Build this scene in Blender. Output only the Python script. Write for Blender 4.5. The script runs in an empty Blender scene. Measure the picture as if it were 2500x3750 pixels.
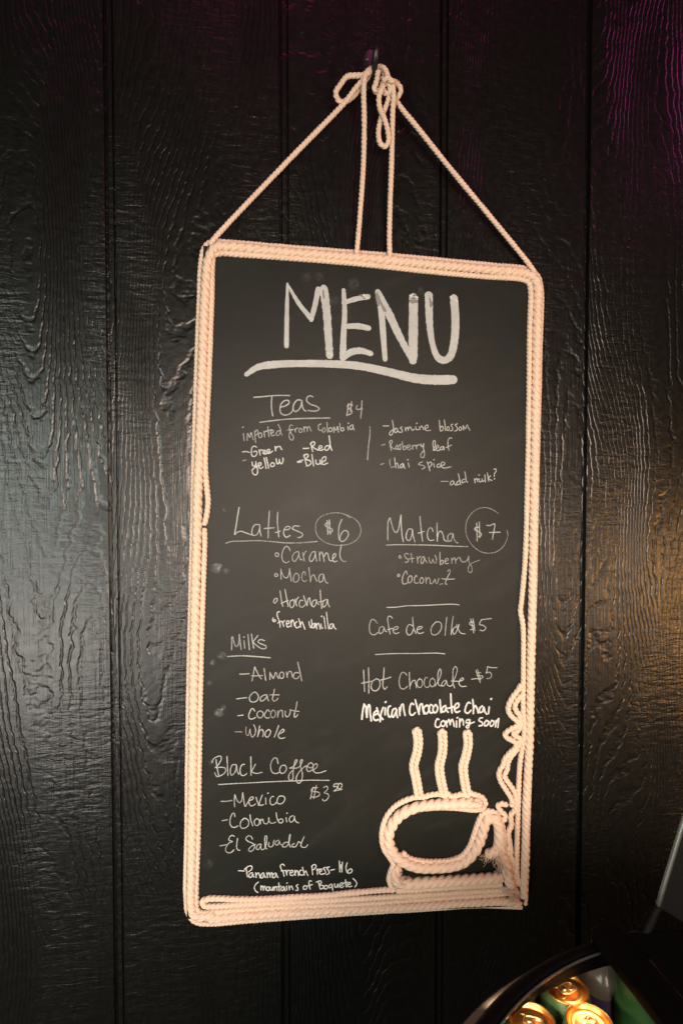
import bpy, math, random
import numpy as np
from mathutils import Vector, Matrix

random.seed(7)
scene = bpy.context.scene

# ------------------------------------------------------------------ camera
F_PX, IMG_W, IMG_H = 2200.0, 2500.0, 3750.0
YAW, PITCH = math.radians(9.2), math.radians(1.8)
CAM = np.array([0.0, -1.12, 1.45])
FW = np.array([math.sin(YAW) * math.cos(PITCH), math.cos(YAW) * math.cos(PITCH), -math.sin(PITCH)])
RT = np.array([math.cos(YAW), -math.sin(YAW), 0.0])
UP = np.cross(RT, FW)
cam_data = bpy.data.cameras.new('camera')
cam = bpy.data.objects.new('camera', cam_data)
scene.collection.objects.link(cam)
cam.matrix_world = Matrix(((RT[0], UP[0], -FW[0], CAM[0]), (RT[1], UP[1], -FW[1], CAM[1]),
                           (RT[2], UP[2], -FW[2], CAM[2]), (0, 0, 0, 1)))
cam_data.sensor_fit = 'VERTICAL'
cam_data.sensor_height = 36.0
cam_data.lens = 36.0 * F_PX / IMG_H
cam_data.clip_start, cam_data.clip_end = 0.02, 60.0
cam_data.dof.use_dof = True
cam_data.dof.focus_distance = 1.13
cam_data.dof.aperture_fstop = 4.0
scene.camera = cam

# ------------------------------------------------------------------ world and lamps
world = bpy.data.worlds.new('World')
scene.world = world
world.use_nodes = True
world.node_tree.nodes['Background'].inputs['Color'].default_value = (0.9, 0.85, 0.8, 1)
world.node_tree.nodes['Background'].inputs['Strength'].default_value = 0.012
scene.view_settings.view_transform = 'Standard'
scene.view_settings.look = 'None'
scene.view_settings.exposure = 0.0
scene.view_settings.gamma = 1.0

def area(name, loc, target, sx, sy, power, col, spread=180):
    l = bpy.data.lights.new(name, 'AREA')
    l.shape = 'RECTANGLE'; l.size = sx; l.size_y = sy
    l.energy = power; l.color = col; l.spread = math.radians(spread)
    o = bpy.data.objects.new(name, l)
    scene.collection.objects.link(o)
    o.location = loc
    o.rotation_euler = (Vector(target) - Vector(loc)).to_track_quat('-Z', 'Y').to_euler()
    return o

area('window_light', (-1.34, -2.2, 1.50), (-0.1, 0, 1.35), 0.6, 0.75, 19.0, (0.90, 1.0, 0.90))
area('low_fill_light', (-0.95, -1.9, 0.72), (0.25, 0, 0.85), 0.9, 0.6, 20.0, (1.0, 0.94, 0.86))  # added fill from low left, brightens the lower ropes the cooler shades
area('room_light', (0.50, -2.6, 1.40), (0.26, 0, 0.80), 1.1, 0.8, 24.5, (1.0, 0.80, 0.65), 90)
area('side_light', (2.05, -2.0, 0.92), (0.7, 0, 1.05), 0.45, 0.4, 3.4, (1.0, 0.93, 0.84))
area('amber_lamp', (2.50, -1.65, 0.90), (0.85, 0, 1.1), 0.28, 0.42, 19.0, (1.0, 0.45, 0.10))
area('magenta_panel', (0.8, -0.42, 4.1), (0.6, -0.20, 2.0), 2.6, 0.6, 13.0, (1.0, 0.06, 0.36))
area('pink_neon', (2.25, -0.60, 3.15), (0.35, 0, 2.0), 0.6, 0.3, 3.0, (1.0, 0.08, 0.50))

# ------------------------------------------------------------------ helpers
def ray(x, y):
    return FW + RT * ((x - 1250.0) / F_PX) - UP * ((y - 1875.0) / F_PX)

def on_wall(x, y, h=0.0):
    """the point a distance h in front of the wall plane"""
    d = ray(x, y)
    return CAM + d * ((-h - CAM[1]) / d[1])

def on_level(x, y, z):
    d = ray(x, y)
    return CAM + d * ((z - CAM[2]) / d[2])

def link(name, mesh, mat=None, parent=None, smooth=True):
    o = bpy.data.objects.new(name, mesh)
    scene.collection.objects.link(o)
    if mat is not None:
        mesh.materials.append(mat)
    if parent is not None:
        o.parent = parent
    if smooth and len(mesh.polygons):
        mesh.polygons.foreach_set('use_smooth', [True] * len(mesh.polygons))
    return o

class MB:
    """collects vertices and faces of one mesh"""
    def __init__(self):
        self.v, self.f = [], []
    def add(self, v, f):
        n = len(self.v)
        self.v.extend([tuple(map(float, p)) for p in v])
        self.f.extend([tuple(int(i) + n for i in q) for q in f])
        return self
    def box(self, lo, hi):
        (a, b, c), (d, e, g) = lo, hi
        return self.add([(a, b, c), (d, b, c), (d, e, c), (a, e, c), (a, b, g), (d, b, g), (d, e, g), (a, e, g)],
                        [(3, 2, 1, 0), (4, 5, 6, 7), (0, 1, 5, 4), (1, 2, 6, 5), (2, 3, 7, 6), (3, 0, 4, 7)])
    def lathe(self, prof, n=64, a0=0.0, a1=2 * math.pi, c=(0, 0, 0), closed=False):
        full = abs(a1 - a0 - 2 * math.pi) < 1e-6
        m = n if full else n + 1
        v = []
        for i in range(m):
            a = a0 + (a1 - a0) * i / n
            for r, z in prof:
                v.append((c[0] + r * math.cos(a), c[1] + r * math.sin(a), c[2] + z))
        k = len(prof); f = []
        for i in range(n):
            j = (i + 1) % m
            for q in range(k if closed else k - 1):
                p = (q + 1) % k
                f.append((i * k + q, j * k + q, j * k + p, i * k + p))
        if closed and not full:
            f.append(tuple(range(k - 1, -1, -1))); f.append(tuple((m - 1) * k + q for q in range(k)))
        return self.add(v, f)
    def tube(self, pts, rad, n=12, caps=True):
        v, f = tube_mesh(np.array(pts, float), rad, n, caps)
        return self.add(v, f)
    def build(self, name, mat, parent=None, smooth=True, bevel=0.0, angle=None):
        m = bpy.data.meshes.new(name)
        m.from_pydata(self.v, [], self.f)
        m.update()
        o = link(name, m, mat, parent, smooth)
        if bevel:
            b = o.modifiers.new('bevel', 'BEVEL'); b.width = bevel; b.segments = 3; b.limit_method = 'ANGLE'
        if angle is not None:
            m.set_sharp_from_angle(angle=math.radians(angle))
        return o

def smooth_path(pts, step, closed=False):
    """Catmull-Rom through the points, resampled at an even step"""
    P = np.array(pts, float)
    if len(P) > 2:
        Q = np.vstack([2 * P[0] - P[1], P, 2 * P[-1] - P[-2]])
        out = []
        for i in range(1, len(Q) - 2):
            p0, p1, p2, p3 = Q[i - 1:i + 3]
            n = max(4, int(np.linalg.norm(p2 - p1) / step) + 1)
            # centripetal knots keep tight bends free of loops
            d = [max(1e-6, np.linalg.norm(b - a) ** 0.5) for a, b in ((p0, p1), (p1, p2), (p2, p3))]
            t0, t1 = 0.0, d[0]; t2 = t1 + d[1]; t3 = t2 + d[2]
            t = np.linspace(t1, t2, n, endpoint=False)[:, None]
            A1 = (t1 - t) / (t1 - t0) * p0 + (t - t0) / (t1 - t0) * p1
            A2 = (t2 - t) / (t2 - t1) * p1 + (t - t1) / (t2 - t1) * p2
            A3 = (t3 - t) / (t3 - t2) * p2 + (t - t2) / (t3 - t2) * p3
            B1 = (t2 - t) / (t2 - t0) * A1 + (t - t0) / (t2 - t0) * A2
            B2 = (t3 - t) / (t3 - t1) * A2 + (t - t1) / (t3 - t1) * A3
            out.append((t2 - t) / (t2 - t1) * B1 + (t - t1) / (t2 - t1) * B2)
        P = np.vstack(out + [P[-1:]])
    seg = np.linalg.norm(np.diff(P, axis=0), axis=1)
    s = np.concatenate([[0], np.cumsum(seg)])
    n = max(2, int(round(s[-1] / step)) + 1)
    t = np.linspace(0, s[-1], n)
    return np.stack([np.interp(t, s, P[:, k]) for k in range(P.shape[1])], 1), t

def frames(P):
    T = np.gradient(P, axis=0)
    T /= np.linalg.norm(T, axis=1)[:, None] + 1e-12
    N = np.zeros_like(P)
    n = np.array([0, -1.0, 0])
    if abs(T[0] @ n) > 0.9:
        n = np.array([0, 0, 1.0])
    for i in range(len(P)):
        n = n - T[i] * (n @ T[i])
        n /= np.linalg.norm(n) + 1e-12
        N[i] = n
    return T, N, np.cross(T, N)

def tube_mesh(P, rad, n, caps):
    T, N, B = frames(P)
    k = len(P)
    rad = np.broadcast_to(np.array(rad, float), (k,))
    a = np.linspace(0, 2 * math.pi, n, endpoint=False)
    V = P[:, None, :] + rad[:, None, None] * (np.cos(a)[None, :, None] * N[:, None, :] + np.sin(a)[None, :, None] * B[:, None, :])
    f = [(i * n + j, i * n + (j + 1) % n, (i + 1) * n + (j + 1) % n, (i + 1) * n + j) for i in range(k - 1) for j in range(n)]
    if caps:
        f.append(tuple(range(n - 1, -1, -1))); f.append(tuple((k - 1) * n + j for j in range(n)))
    return V.reshape(-1, 3), f

def rope_mesh(mb, pts, R, pitch=4.6, seg=None, step=None, taper=True, wob=0.03):
    """a three-strand laid rope along the path"""
    step = step or R * 0.24
    seg = seg or (36 if R > .007 else 27)
    P, s = smooth_path(pts, step)
    T, N, B = frames(P)
    k = len(P)
    rng = np.random.RandomState(int(abs(P[0, 0] * 1e4 + P[0, 2] * 3e4)) % 99991)
    ph0 = rng.rand() * 6.28
    wv = np.interp(s, np.linspace(0, s[-1] + 1e-6, max(3, int(s[-1] / (R * 4)) + 2)), rng.randn(max(3, int(s[-1] / (R * 4)) + 2)))
    phase = ph0 - 2 * math.pi * s / (pitch * R) + 0.25 * wv
    a = np.linspace(0, 2 * math.pi, seg, endpoint=False)[None, :]
    dl = (a - phase[:, None]) % (2 * math.pi / 3) - math.pi / 3
    d, w = 0.36, 0.64
    prof = d * np.cos(dl) + np.sqrt(np.maximum(w * w - (d * np.sin(dl)) ** 2, 0.01))
    prof = prof - 0.15 * np.exp(-((np.abs(dl) - math.pi / 3) / 0.17) ** 2)      # the crease between strands
    prof = prof * (1 + wob * wv[:, None]) * (1 + 0.012 * rng.randn(k, seg))
    if taper:
        e = np.minimum(s, s[-1] - s) / (0.7 * R)
        prof = prof * np.sqrt(np.clip(1 - (1 - np.clip(e, 0, 1)) ** 2, 0.04, 1))[:, None]
    V = P[:, None, :] + R * prof[:, :, None] * (np.cos(a)[:, :, None] * N[:, None, :] + np.sin(a)[:, :, None] * B[:, None, :])
    n = seg
    f = [(i * n + j, i * n + (j + 1) % n, (i + 1) * n + (j + 1) % n, (i + 1) * n + j) for i in range(k - 1) for j in range(n)]
    f.append(tuple(range(n - 1, -1, -1))); f.append(tuple((k - 1) * n + j for j in range(n)))
    mb.add(V.reshape(-1, 3), f)
    return P

def tag(o, label=None, cat=None, group=None, kind=None):
    if label: o['label'] = label
    if cat: o['category'] = cat
    if group: o['group'] = group
    if kind: o['kind'] = kind
    return o

def empty(name, loc):
    o = bpy.data.objects.new(name, None)
    o.empty_display_size = 0.05
    o.location = loc
    scene.collection.objects.link(o)
    return o

def adopt(child, parent):
    """parent keeping the world place (parents are only translated)"""
    child.parent = parent
    child.location = Vector(child.location) - Vector(parent.location)

# ------------------------------------------------------------------ materials
class NT:
    def __init__(self, name):
        self.m = bpy.data.materials.new(name)
        self.m.use_nodes = True
        self.t = self.m.node_tree
        self.bsdf = self.t.nodes['Principled BSDF']
        self.out = self.t.nodes['Material Output']
    def node(self, typ, **kw):
        n = self.t.nodes.new(typ)
        for k, v in kw.items():
            setattr(n, k, v)
        return n
    def put(self, sock, v):
        if hasattr(v, 'is_linked') or isinstance(v, bpy.types.NodeSocket):
            self.t.links.new(v, sock)
        else:
            sock.default_value = v
    def math(self, op, a, b=0.0, c=None, clamp=False):
        n = self.node('ShaderNodeMath', operation=op, use_clamp=clamp)
        self.put(n.inputs[0], a); self.put(n.inputs[1], b)
        if c is not None: self.put(n.inputs[2], c)
        return n.outputs[0]
    def comb(self, x, y, z):
        n = self.node('ShaderNodeCombineXYZ')
        for i, v in enumerate((x, y, z)): self.put(n.inputs[i], v)
        return n.outputs[0]
    def noise(self, vec, scale=1.0, detail=2.0, rough=0.5, dist=0.0):
        n = self.node('ShaderNodeTexNoise')
        self.put(n.inputs['Vector'], vec)
        n.inputs['Scale'].default_value = scale; n.inputs['Detail'].default_value = detail
        n.inputs['Roughness'].default_value = rough; n.inputs['Distortion'].default_value = dist
        return n.outputs['Fac']
    def smooth(self, v, a, b, lo=0.0, hi=1.0):
        n = self.node('ShaderNodeMapRange', interpolation_type='SMOOTHSTEP')
        self.put(n.inputs[0], v)
        for i, q in enumerate((a, b, lo, hi)): n.inputs[i + 1].default_value = q
        return n.outputs[0]
    def mix(self, fac, a, b):
        n = self.node('ShaderNodeMix', data_type='RGBA')
        self.put(n.inputs[0], fac); self.put(n.inputs[6], a); self.put(n.inputs[7], b)
        return n.outputs[2]
    def pos(self):
        n = self.node('ShaderNodeNewGeometry')
        s = self.node('ShaderNodeSeparateXYZ')
        self.t.links.new(n.outputs['Position'], s.inputs[0])
        return n.outputs['Position'], s.outputs[0], s.outputs[1], s.outputs[2]
    def bump(self, h, dist, strength=1.0):
        n = self.node('ShaderNodeBump')
        n.inputs['Strength'].default_value = strength
        n.inputs['Distance'].default_value = dist
        self.put(n.inputs['Height'], h)
        self.t.links.new(n.outputs[0], self.bsdf.inputs['Normal'])
    def set(self, **kw):
        for k, v in kw.items():
            self.put(self.bsdf.inputs[k.replace('_', ' ')], v)
        return self

def plain(name, col, rough=0.5, metal=0.0, grain=0.0, scale=60.0, **kw):
    """a principled material whose colour and roughness carry a little noise"""
    t = NT(name)
    p, x, y, z = t.pos()
    n = t.noise(p, scale, 3.0)
    c2 = tuple(min(1.0, v * (1 + grain)) for v in col)
    c1 = tuple(v * (1 - grain) for v in col)
    t.set(Base_Color=t.mix(n, (*c1, 1), (*c2, 1)), Metallic=metal)
    t.set(Roughness=t.math('ADD', t.math('MULTIPLY', n, 0.16), rough - 0.08))
    t.set(**kw)
    return t.m

def wall_paint():
    t = NT('black_siding_paint')
    p, x, y, z = t.pos()
    off = t.math('MULTIPLY', t.math('FLOOR', t.math('MULTIPLY', t.math('ADD', x, 0.2345), 3.29)), 7.31)
    xs = t.math('ADD', x, off)
    zz = t.math('ADD', z, t.math('MULTIPLY', off, 1.7))
    # growth rings: contour lines of a slow, upright noise
    slow = t.noise(t.comb(t.math('MULTIPLY', xs, 5.0), 0.0, t.math('MULTIPLY', zz, 1.15)), 1.0, 1.0, 0.4)
    jag = t.noise(t.comb(t.math('MULTIPLY', xs, 26.0), 3.0, t.math('MULTIPLY', zz, 34.0)), 1.0, 2.0, 0.55)
    ringv = t.math('ADD', t.math('MULTIPLY', xs, 62.0), t.math('MULTIPLY', slow, 34.0))
    ringv = t.math('ADD', ringv, t.math('MULTIPLY', jag, 1.25))
    fr = t.math('ABSOLUTE', t.math('SUBTRACT', t.math('FRACT', ringv), 0.5))
    ring = t.smooth(fr, 0.0, 0.24)
    # closer fine grain
    fine = t.noise(t.comb(t.math('MULTIPLY', xs, 230.0), 1.0, t.math('MULTIPLY', zz, 9.0)), 1.0, 2.0, 0.6, 0.4)
    # cross ripples of the embossing, in patches
    rip = t.noise(t.comb(t.math('MULTIPLY', xs, 26.0), 5.0, t.math('MULTIPLY', zz, 105.0)), 1.0, 3.0, 0.6, 0.5)
    patch = t.smooth(t.noise(t.comb(t.math('MULTIPLY', xs, 6.5), 9.0, t.math('MULTIPLY', zz, 2.6)), 1.0, 1.0), 0.42, 0.62)
    flat = t.smooth(t.noise(t.comb(t.math('MULTIPLY', xs, 9.0), 14.0, t.math('MULTIPLY', zz, 1.6)), 1.0, 1.0), 0.34, 0.5)
    blob = t.noise(p, 70.0, 2.0, 0.5)
    h = t.math('MULTIPLY', t.math('MULTIPLY', ring, 0.9), t.math('SUBTRACT', 1.0, t.math('MULTIPLY', patch, 0.65)))
    h = t.math('ADD', h, t.math('MULTIPLY', t.math('MULTIPLY', rip, t.math('ADD', t.math('MULTIPLY', patch, 1.45), 0.12)), 1.15))
    h = t.math('ADD', h, t.math('MULTIPLY', t.math('MULTIPLY', fine, flat), 0.75))
    h = t.math('ADD', h, t.math('MULTIPLY', blob, 0.55))
    t.bump(h, 0.0008, 1.0)
    tone = t.noise(p, 5.0, 4.0, 0.6)
    t.set(Base_Color=t.mix(tone, (0.0022, 0.0026, 0.0022, 1), (0.005, 0.0053, 0.0045, 1)))
    t.set(Roughness=t.math('ADD', t.math('MULTIPLY', blob, 0.16), 0.23))
    t.set(Specular_IOR_Level=0.5)
    return t.m

def board_paint():
    t = NT('blackboard_paint')
    p, x, y, z = t.pos()
    grain = t.noise(p, 900.0, 2.0, 0.6)
    cloud = t.noise(p, 7.0, 5.0, 0.65, 0.6)
    streak = t.noise(t.comb(t.math('MULTIPLY', x, 30.0), 0.0, t.math('MULTIPLY', z, 4.0)), 1.0, 3.0)
    dust = None
    spots = [(1120, 1015, .012, .22), (1168, 1015, .010, .25), (1293, 1040, .014, .35), (1222, 1102, .011, .28), (1538, 1068, .010, .25),
             (792, 2080, .011, 1.6), (805, 2072, .006, 1.5), (812, 2400, .010, .7), (780, 2425, .006, 1.2), (802, 2608, .010, 1.5), (818, 2590, .006, 1.2),
             (822, 1868, .004, 1.0), (768, 2500, .006, .6), (775, 2790, .006, .6), (765, 3160, .012, .2), (1750, 3060, .005, .5), (830, 2090, .007, .6)]
    for sx, sy, r, a in spots:
        c = on_wall(sx, sy, 0.010)
        dx = t.math('MULTIPLY', t.math('SUBTRACT', x, float(c[0])), 1.0 / r)
        dz = t.math('MULTIPLY', t.math('SUBTRACT', z, float(c[2])), 1.0 / r)
        d = t.math('ADD', t.math('MULTIPLY', dx, dx), t.math('MULTIPLY', dz, dz))
        g = t.math('MULTIPLY', t.smooth(d, 1.0, 0.0), a)
        dust = g if dust is None else t.math('ADD', dust, g)
    sp = t.smooth(t.noise(p, 160.0, 3.0, 0.7), 0.42, 0.72)
    dust = t.math('MULTIPLY', dust, t.math('ADD', t.math('MULTIPLY', sp, 0.75), 0.12), clamp=True)
    base = t.mix(cloud, (0.0045, 0.0062, 0.0046, 1), (0.0085, 0.0105, 0.0080, 1))
    base = t.mix(t.math('MULTIPLY', streak, 0.25), base, (0.017, 0.0165, 0.0145, 1))
    wipe = t.noise(t.comb(t.math('ADD', t.math('MULTIPLY', x, 5.0), t.math('MULTIPLY', z, 3.0)), 2.0, t.math('SUBTRACT', t.math('MULTIPLY', z, 16.0), t.math('MULTIPLY', x, 9.0))), 1.0, 4.0, 0.6, 1.2)
    base = t.mix(t.math('MULTIPLY', t.smooth(wipe, 0.48, 0.75), 0.30), base, (0.026, 0.027, 0.025, 1))
    base = t.mix(t.math('MULTIPLY', dust, 0.3), base, (0.55, 0.56, 0.58, 1))
    t.set(Base_Color=base, Specular_IOR_Level=0.25)
    t.set(Roughness=t.math('ADD', t.math('MULTIPLY', cloud, 0.10), 0.42))
    t.bump(grain, 0.00018, 0.6)
    return t.m

def cotton():
    t = NT('cotton_rope')
    p, x, y, z = t.pos()
    n = t.noise(p, 120.0, 4.0, 0.65)
    fib = t.noise(p, 1400.0, 2.0, 0.7)
    big = t.noise(p, 9.0, 2.0)
    c = t.mix(n, (0.67, 0.49, 0.365, 1), (0.80, 0.63, 0.50, 1))
    c = t.mix(t.math('MULTIPLY', big, 0.5), c, (0.75, 0.56, 0.43, 1))
    soil = t.smooth(t.noise(p, 38.0, 4.0, 0.7), 0.56, 0.78)
    c = t.mix(t.math('MULTIPLY', soil, 0.45), c, (0.50, 0.30, 0.17, 1))
    t.set(Base_Color=c, Roughness=0.9, Specular_IOR_Level=0.2)
    try:
        t.bsdf.inputs['Sheen Weight'].default_value = 0.15
    except KeyError:
        pass
    t.bump(fib, 0.0012, 0.5)
    return t.m

def chalk(name, col, lo, hi, scale=420.0):
    """marker chalk: the coat is thin, so the board shows through in grains"""
    t = NT(name)
    p, x, y, z = t.pos()
    n = t.noise(p, scale, 3.0, 0.7)
    b = t.noise(p, 28.0, 2.0, 0.5)
    cov = t.math('ADD', t.math('MULTIPLY', n, 0.6), t.math('MULTIPLY', b, 0.6))
    t.set(Base_Color=t.mix(n, (*[c * 0.86 for c in col], 1), (*col, 1)), Roughness=0.75, Specular_IOR_Level=0.3)
    t.set(Alpha=t.smooth(cov, 0.35, 0.8, lo, hi))
    return t.m

M = dict(
    fibre=plain('cotton_fibre', (0.80, 0.64, 0.52), 0.85, 0.0, 0.1),
    wall=wall_paint(), board=board_paint(), cotton=cotton(),
    bold=chalk('chalk_marker', (0.60, 0.62, 0.605), 0.85, 1.0),
    chalk=chalk('chalk_line', (0.52, 0.55, 0.54), 0.34, 0.86),
    marker=chalk('chalk_medium', (0.60, 0.63, 0.62), 0.6, 1.0),
    faint=chalk('chalk_faint', (0.56, 0.57, 0.55), 0.25, 0.62),
    broad=chalk('chalk_broad', (0.45, 0.475, 0.465), 0.88, 1.0, 90.0),
    wet=chalk('chalk_wet', (0.24, 0.235, 0.23), 0.3, 0.85, 260.0),
    iron=plain('black_iron', (0.012, 0.011, 0.012), 0.35, 0.0, 0.2),
    dark=plain('black_plastic', (0.0016, 0.0016, 0.0016), 0.62, 0.0, 0.2, Specular_IOR_Level=0.05),
    lip=plain('polished_black_lip', (0.03, 0.03, 0.03), 0.16, 0.0, 0.2),
    liner=plain('cooler_liner', (0.14, 0.11, 0.085), 0.5, 0.0, 0.3),
    gold=plain('gold_aluminium', (0.95, 0.46, 0.125), 0.36, 1.0, 0.06, 200.0),
    tab=plain('pale_gold_aluminium', (0.86, 0.60, 0.30), 0.42, 1.0, 0.06, 200.0),
    green=plain('green_can_paint', (0.06, 0.13, 0.05), 0.36, 0.25, 0.25, 40.0),
    purple=plain('violet_can_paint', (0.045, 0.03, 0.075), 0.4, 0.2, 0.3, 40.0),
    steel=plain('brushed_steel', (0.25, 0.29, 0.27), 0.35, 0.8, 0.1),
)
def film(name, col, amount):
    """a thin sheet that lets most light straight through"""
    t = NT(name)
    p, x, y, z = t.pos()
    t.set(Base_Color=(*col, 1), Roughness=t.math('ADD', t.math('MULTIPLY', t.noise(p, 30.0), 0.1), 0.1), Alpha=amount)
    return t.m
M['clear'] = film('clear_plastic', (0.22, 0.18, 0.145), 0.5)
M['smoke'] = film('smoked_acrylic', (0.03, 0.03, 0.03), 0.22)

# ------------------------------------------------------------------ the siding wall
def build_wall():
    top, bot, x0, x1 = 3.3, 0.0, -2.2, 3.0
    # (x position, [(offset, depth)...]) each groove: two saw slots with a lower land between, or one wide slot
    grooves = []
    for k in range(-6, 10):
        gx = -0.2345 + 0.3035 * k
        if gx < x0 + .05 or gx > x1 - .05: continue
        grooves.append((gx, (k + 3) % 4 == 2))
    prof = [(x0, 0.0)]
    for gx, wide in grooves:
        if wide:
            prof += [(gx - .0065, 0.0), (gx - .0060, -.0008), (gx - .0055, -.012), (gx + .0055, -.012), (gx + .0060, -.0008), (gx + .0065, 0.0)]
        else:
            prof += [(gx - .0040, 0.0), (gx - .0034, -.0006), (gx - .0030, -.011), (gx + .0026, -.011), (gx + .0030, -.0030), (gx + .0036, -.0022),
                     (gx + .0104, -.0022), (gx + .0110, -.0030), (gx + .0114, -.008), (gx + .0142, -.008), (gx + .0146, -.0006), (gx + .0152, 0.0)]
    prof.append((x1, 0.0))
    mb = MB()
    nz = 24
    v = []
    for i in range(nz + 1):
        z = bot + (top - bot) * i / nz
        for px, d in prof:
            v.append((px, -d, z))
    k = len(prof)
    f = [(i * k + j, i * k + j + 1, (i + 1) * k + j + 1, (i + 1) * k + j) for i in range(nz) for j in range(k - 1)]
    mb.add(v, f)
    # back of the panel
    mb.box((x0, 0.013, bot), (x1, 0.03, top))
    o = mb.build('wall', M['wall'], smooth=False)
    tag(o, 'black painted wood grain siding wall with upright grooves', 'wall', kind='structure')
build_wall()

# ------------------------------------------------------------------ the menu board
FRONT = 0.012                                # front face of the board, metres off the wall
R_THICK, R_THIN = 0.0086, 0.0048
H_THICK, H_THIN = FRONT + R_THICK * 0.72, FRONT + R_THIN * 0.80
board = empty('menu_board', tuple(on_wall(1320, 2140, 0.006)))
tag(board, 'tall chalkboard menu edged in twisted pink cotton rope hanging from the hook', 'menu board')
def part(mb, name, mat, label=None, parent=board, **kw):
    o = mb.build(name, mat, None, **kw)
    adopt(o, parent)
    if label: o['label'] = label
    return o

cor = [on_wall(*p, FRONT) for p in ((745, 900), (1974, 1016), (1912, 3318), (684, 3366))]
mb = MB()
fr = [(c[0], -FRONT, c[2]) for c in cor]; bk = [(c[0], -0.004, c[2]) for c in cor]
mb.add(fr + bk, [(3, 2, 1, 0), (4, 5, 6, 7), (0, 1, 5, 4), (1, 2, 6, 5), (2, 3, 7, 6), (3, 0, 4, 7)])
part(mb, 'board_panel', M['board'], smooth=False)

def path(spec, h, o=(0, 0, 1.0)):
    """'x,y x,y[,h] ...' in picture units of block o -> points h off the wall"""
    out = []
    for q in spec.split():
        c = [float(w) for w in q.split(',')]
        out.append(on_wall(o[0] + c[0] / o[2], o[1] + c[1] / o[2], c[2] if len(c) > 2 else h))
    return out

def rope(name, specs, R, h, o=(0, 0, 1.0), label=None, **kw):
    mb = MB(); fz = MB()
    for s in ([specs] if isinstance(specs, str) else specs):
        P = rope_mesh(mb, path(s, h, o), R, **kw)
        fuzz(fz, P, R)
    p = part(mb, name, M['cotton'], label)
    f = fz.build('loose_fibres', M['fibre']); f['kind'] = 'stuff'
    f.parent = p; f.location = (-p.location[0] - board.location[0], -p.location[1] - board.location[1], -p.location[2] - board.location[2])
    return p

def fuzz(mb, P, R):
    """short hairs standing off the cotton"""
    L = np.linalg.norm(np.diff(P, axis=0), axis=1).sum()
    T, N, B = frames(P)
    rng = np.random.RandomState(len(P))
    for _ in range(int(L * 420)):
        i = rng.randint(1, len(P) - 1)
        a = rng.uniform(-2.2, 2.2)
        out = math.cos(a) * N[i] + math.sin(a) * B[i]
        along = T[i] * rng.choice((-1, 1))
        ln = R * rng.uniform(.35, .95)
        side = np.cross(out, along) * rng.normal(0, .35)
        base = P[i] + out * R * .86
        pts = [base + along * ln * k + (out * (.55 * k - .25 * k * k) + side * k) * ln for k in (0, .5, 1.0)]
        V, f = tube_mesh(np.array(pts), [.00016, .00013, .00006], 3, False)
        mb.add(V, f)

# border: the thick rope, the thin rope round the edge and the thin rope inside
rope('border_rope', '790,3349 733,3357 709,3346 701,3310 702,3200 704,3052 706,2900 708,2700 711,2450 716,2200 722,1950 724,1820 731,1650 740,1396 748,1150 756,1010 766,945 790,907 830,903 1007,920 1364,948 1632,973 1811,989 1920,1000 1952,1016 1966,1050 1965,1130 1960,1440 1955,1800 1948,2200 1942,2450 1938,2700 1926,2950 1922,3150 1916,3290', R_THICK, H_THICK,
     label='thick twisted rope round the board')
rope('border_rope', '1908,3312 1860,3301 1746,3303 1523,3317 1300,3330 1007,3344 829,3358 760,3368', R_THICK, H_THICK)
rope('edging_rope', '1912,3322 1746,3317 1523,3331 1300,3344 1096,3358 918,3371 760,3383 715,3376 689,3345 681,3290 684,3050 687,2750 692,2450 698,2200 705,1900 709,1700 718,1400 729,1100 736,960 748,908 772,886 840,887 1007,901 1364,929 1632,954 1811,971 1925,983 1962,1003 1978,1040 1976,1300 1969,1600 1962,1900 1956,2200 1946,2500 1939,2800 1930,3100 1922,3315', 0.0046, 0.0065,
     label='thin rope round the outer edge of the board')
rope('border_rope', '812,928 784,935 779,960 775,1100 768,1300 762,1460 752,1700 757,1780 762,1840 753,1905 746,1925', 0.0052, H_THIN, label='thin rope inside the thick rope')
rope('border_rope', '748,1932 750,1970 747,2080 743,2200 735,2500 730,2800 726,3052 721,3200 719,3300 722,3330 740,3343 780,3340 918,3329 1141,3318 1350,3308 1523,3294 1746,3279 1836,3273 1880,3268', 0.0051, H_THIN)
rope('border_rope', '800,926 1007,941 1275,962 1543,991 1766,1012 1910,1023 1934,1035 1941,1062 1938,1200 1935,1440 1929,1800 1921,2050 1908,2200 1904,2235 1913,2290 1915,2450 1914,2580 1918,2680 1914,2720 1902,2800 1896,2950 1893,3050 1891,3150 1892,3200 1898,3225', 0.0054, H_THIN)

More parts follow.
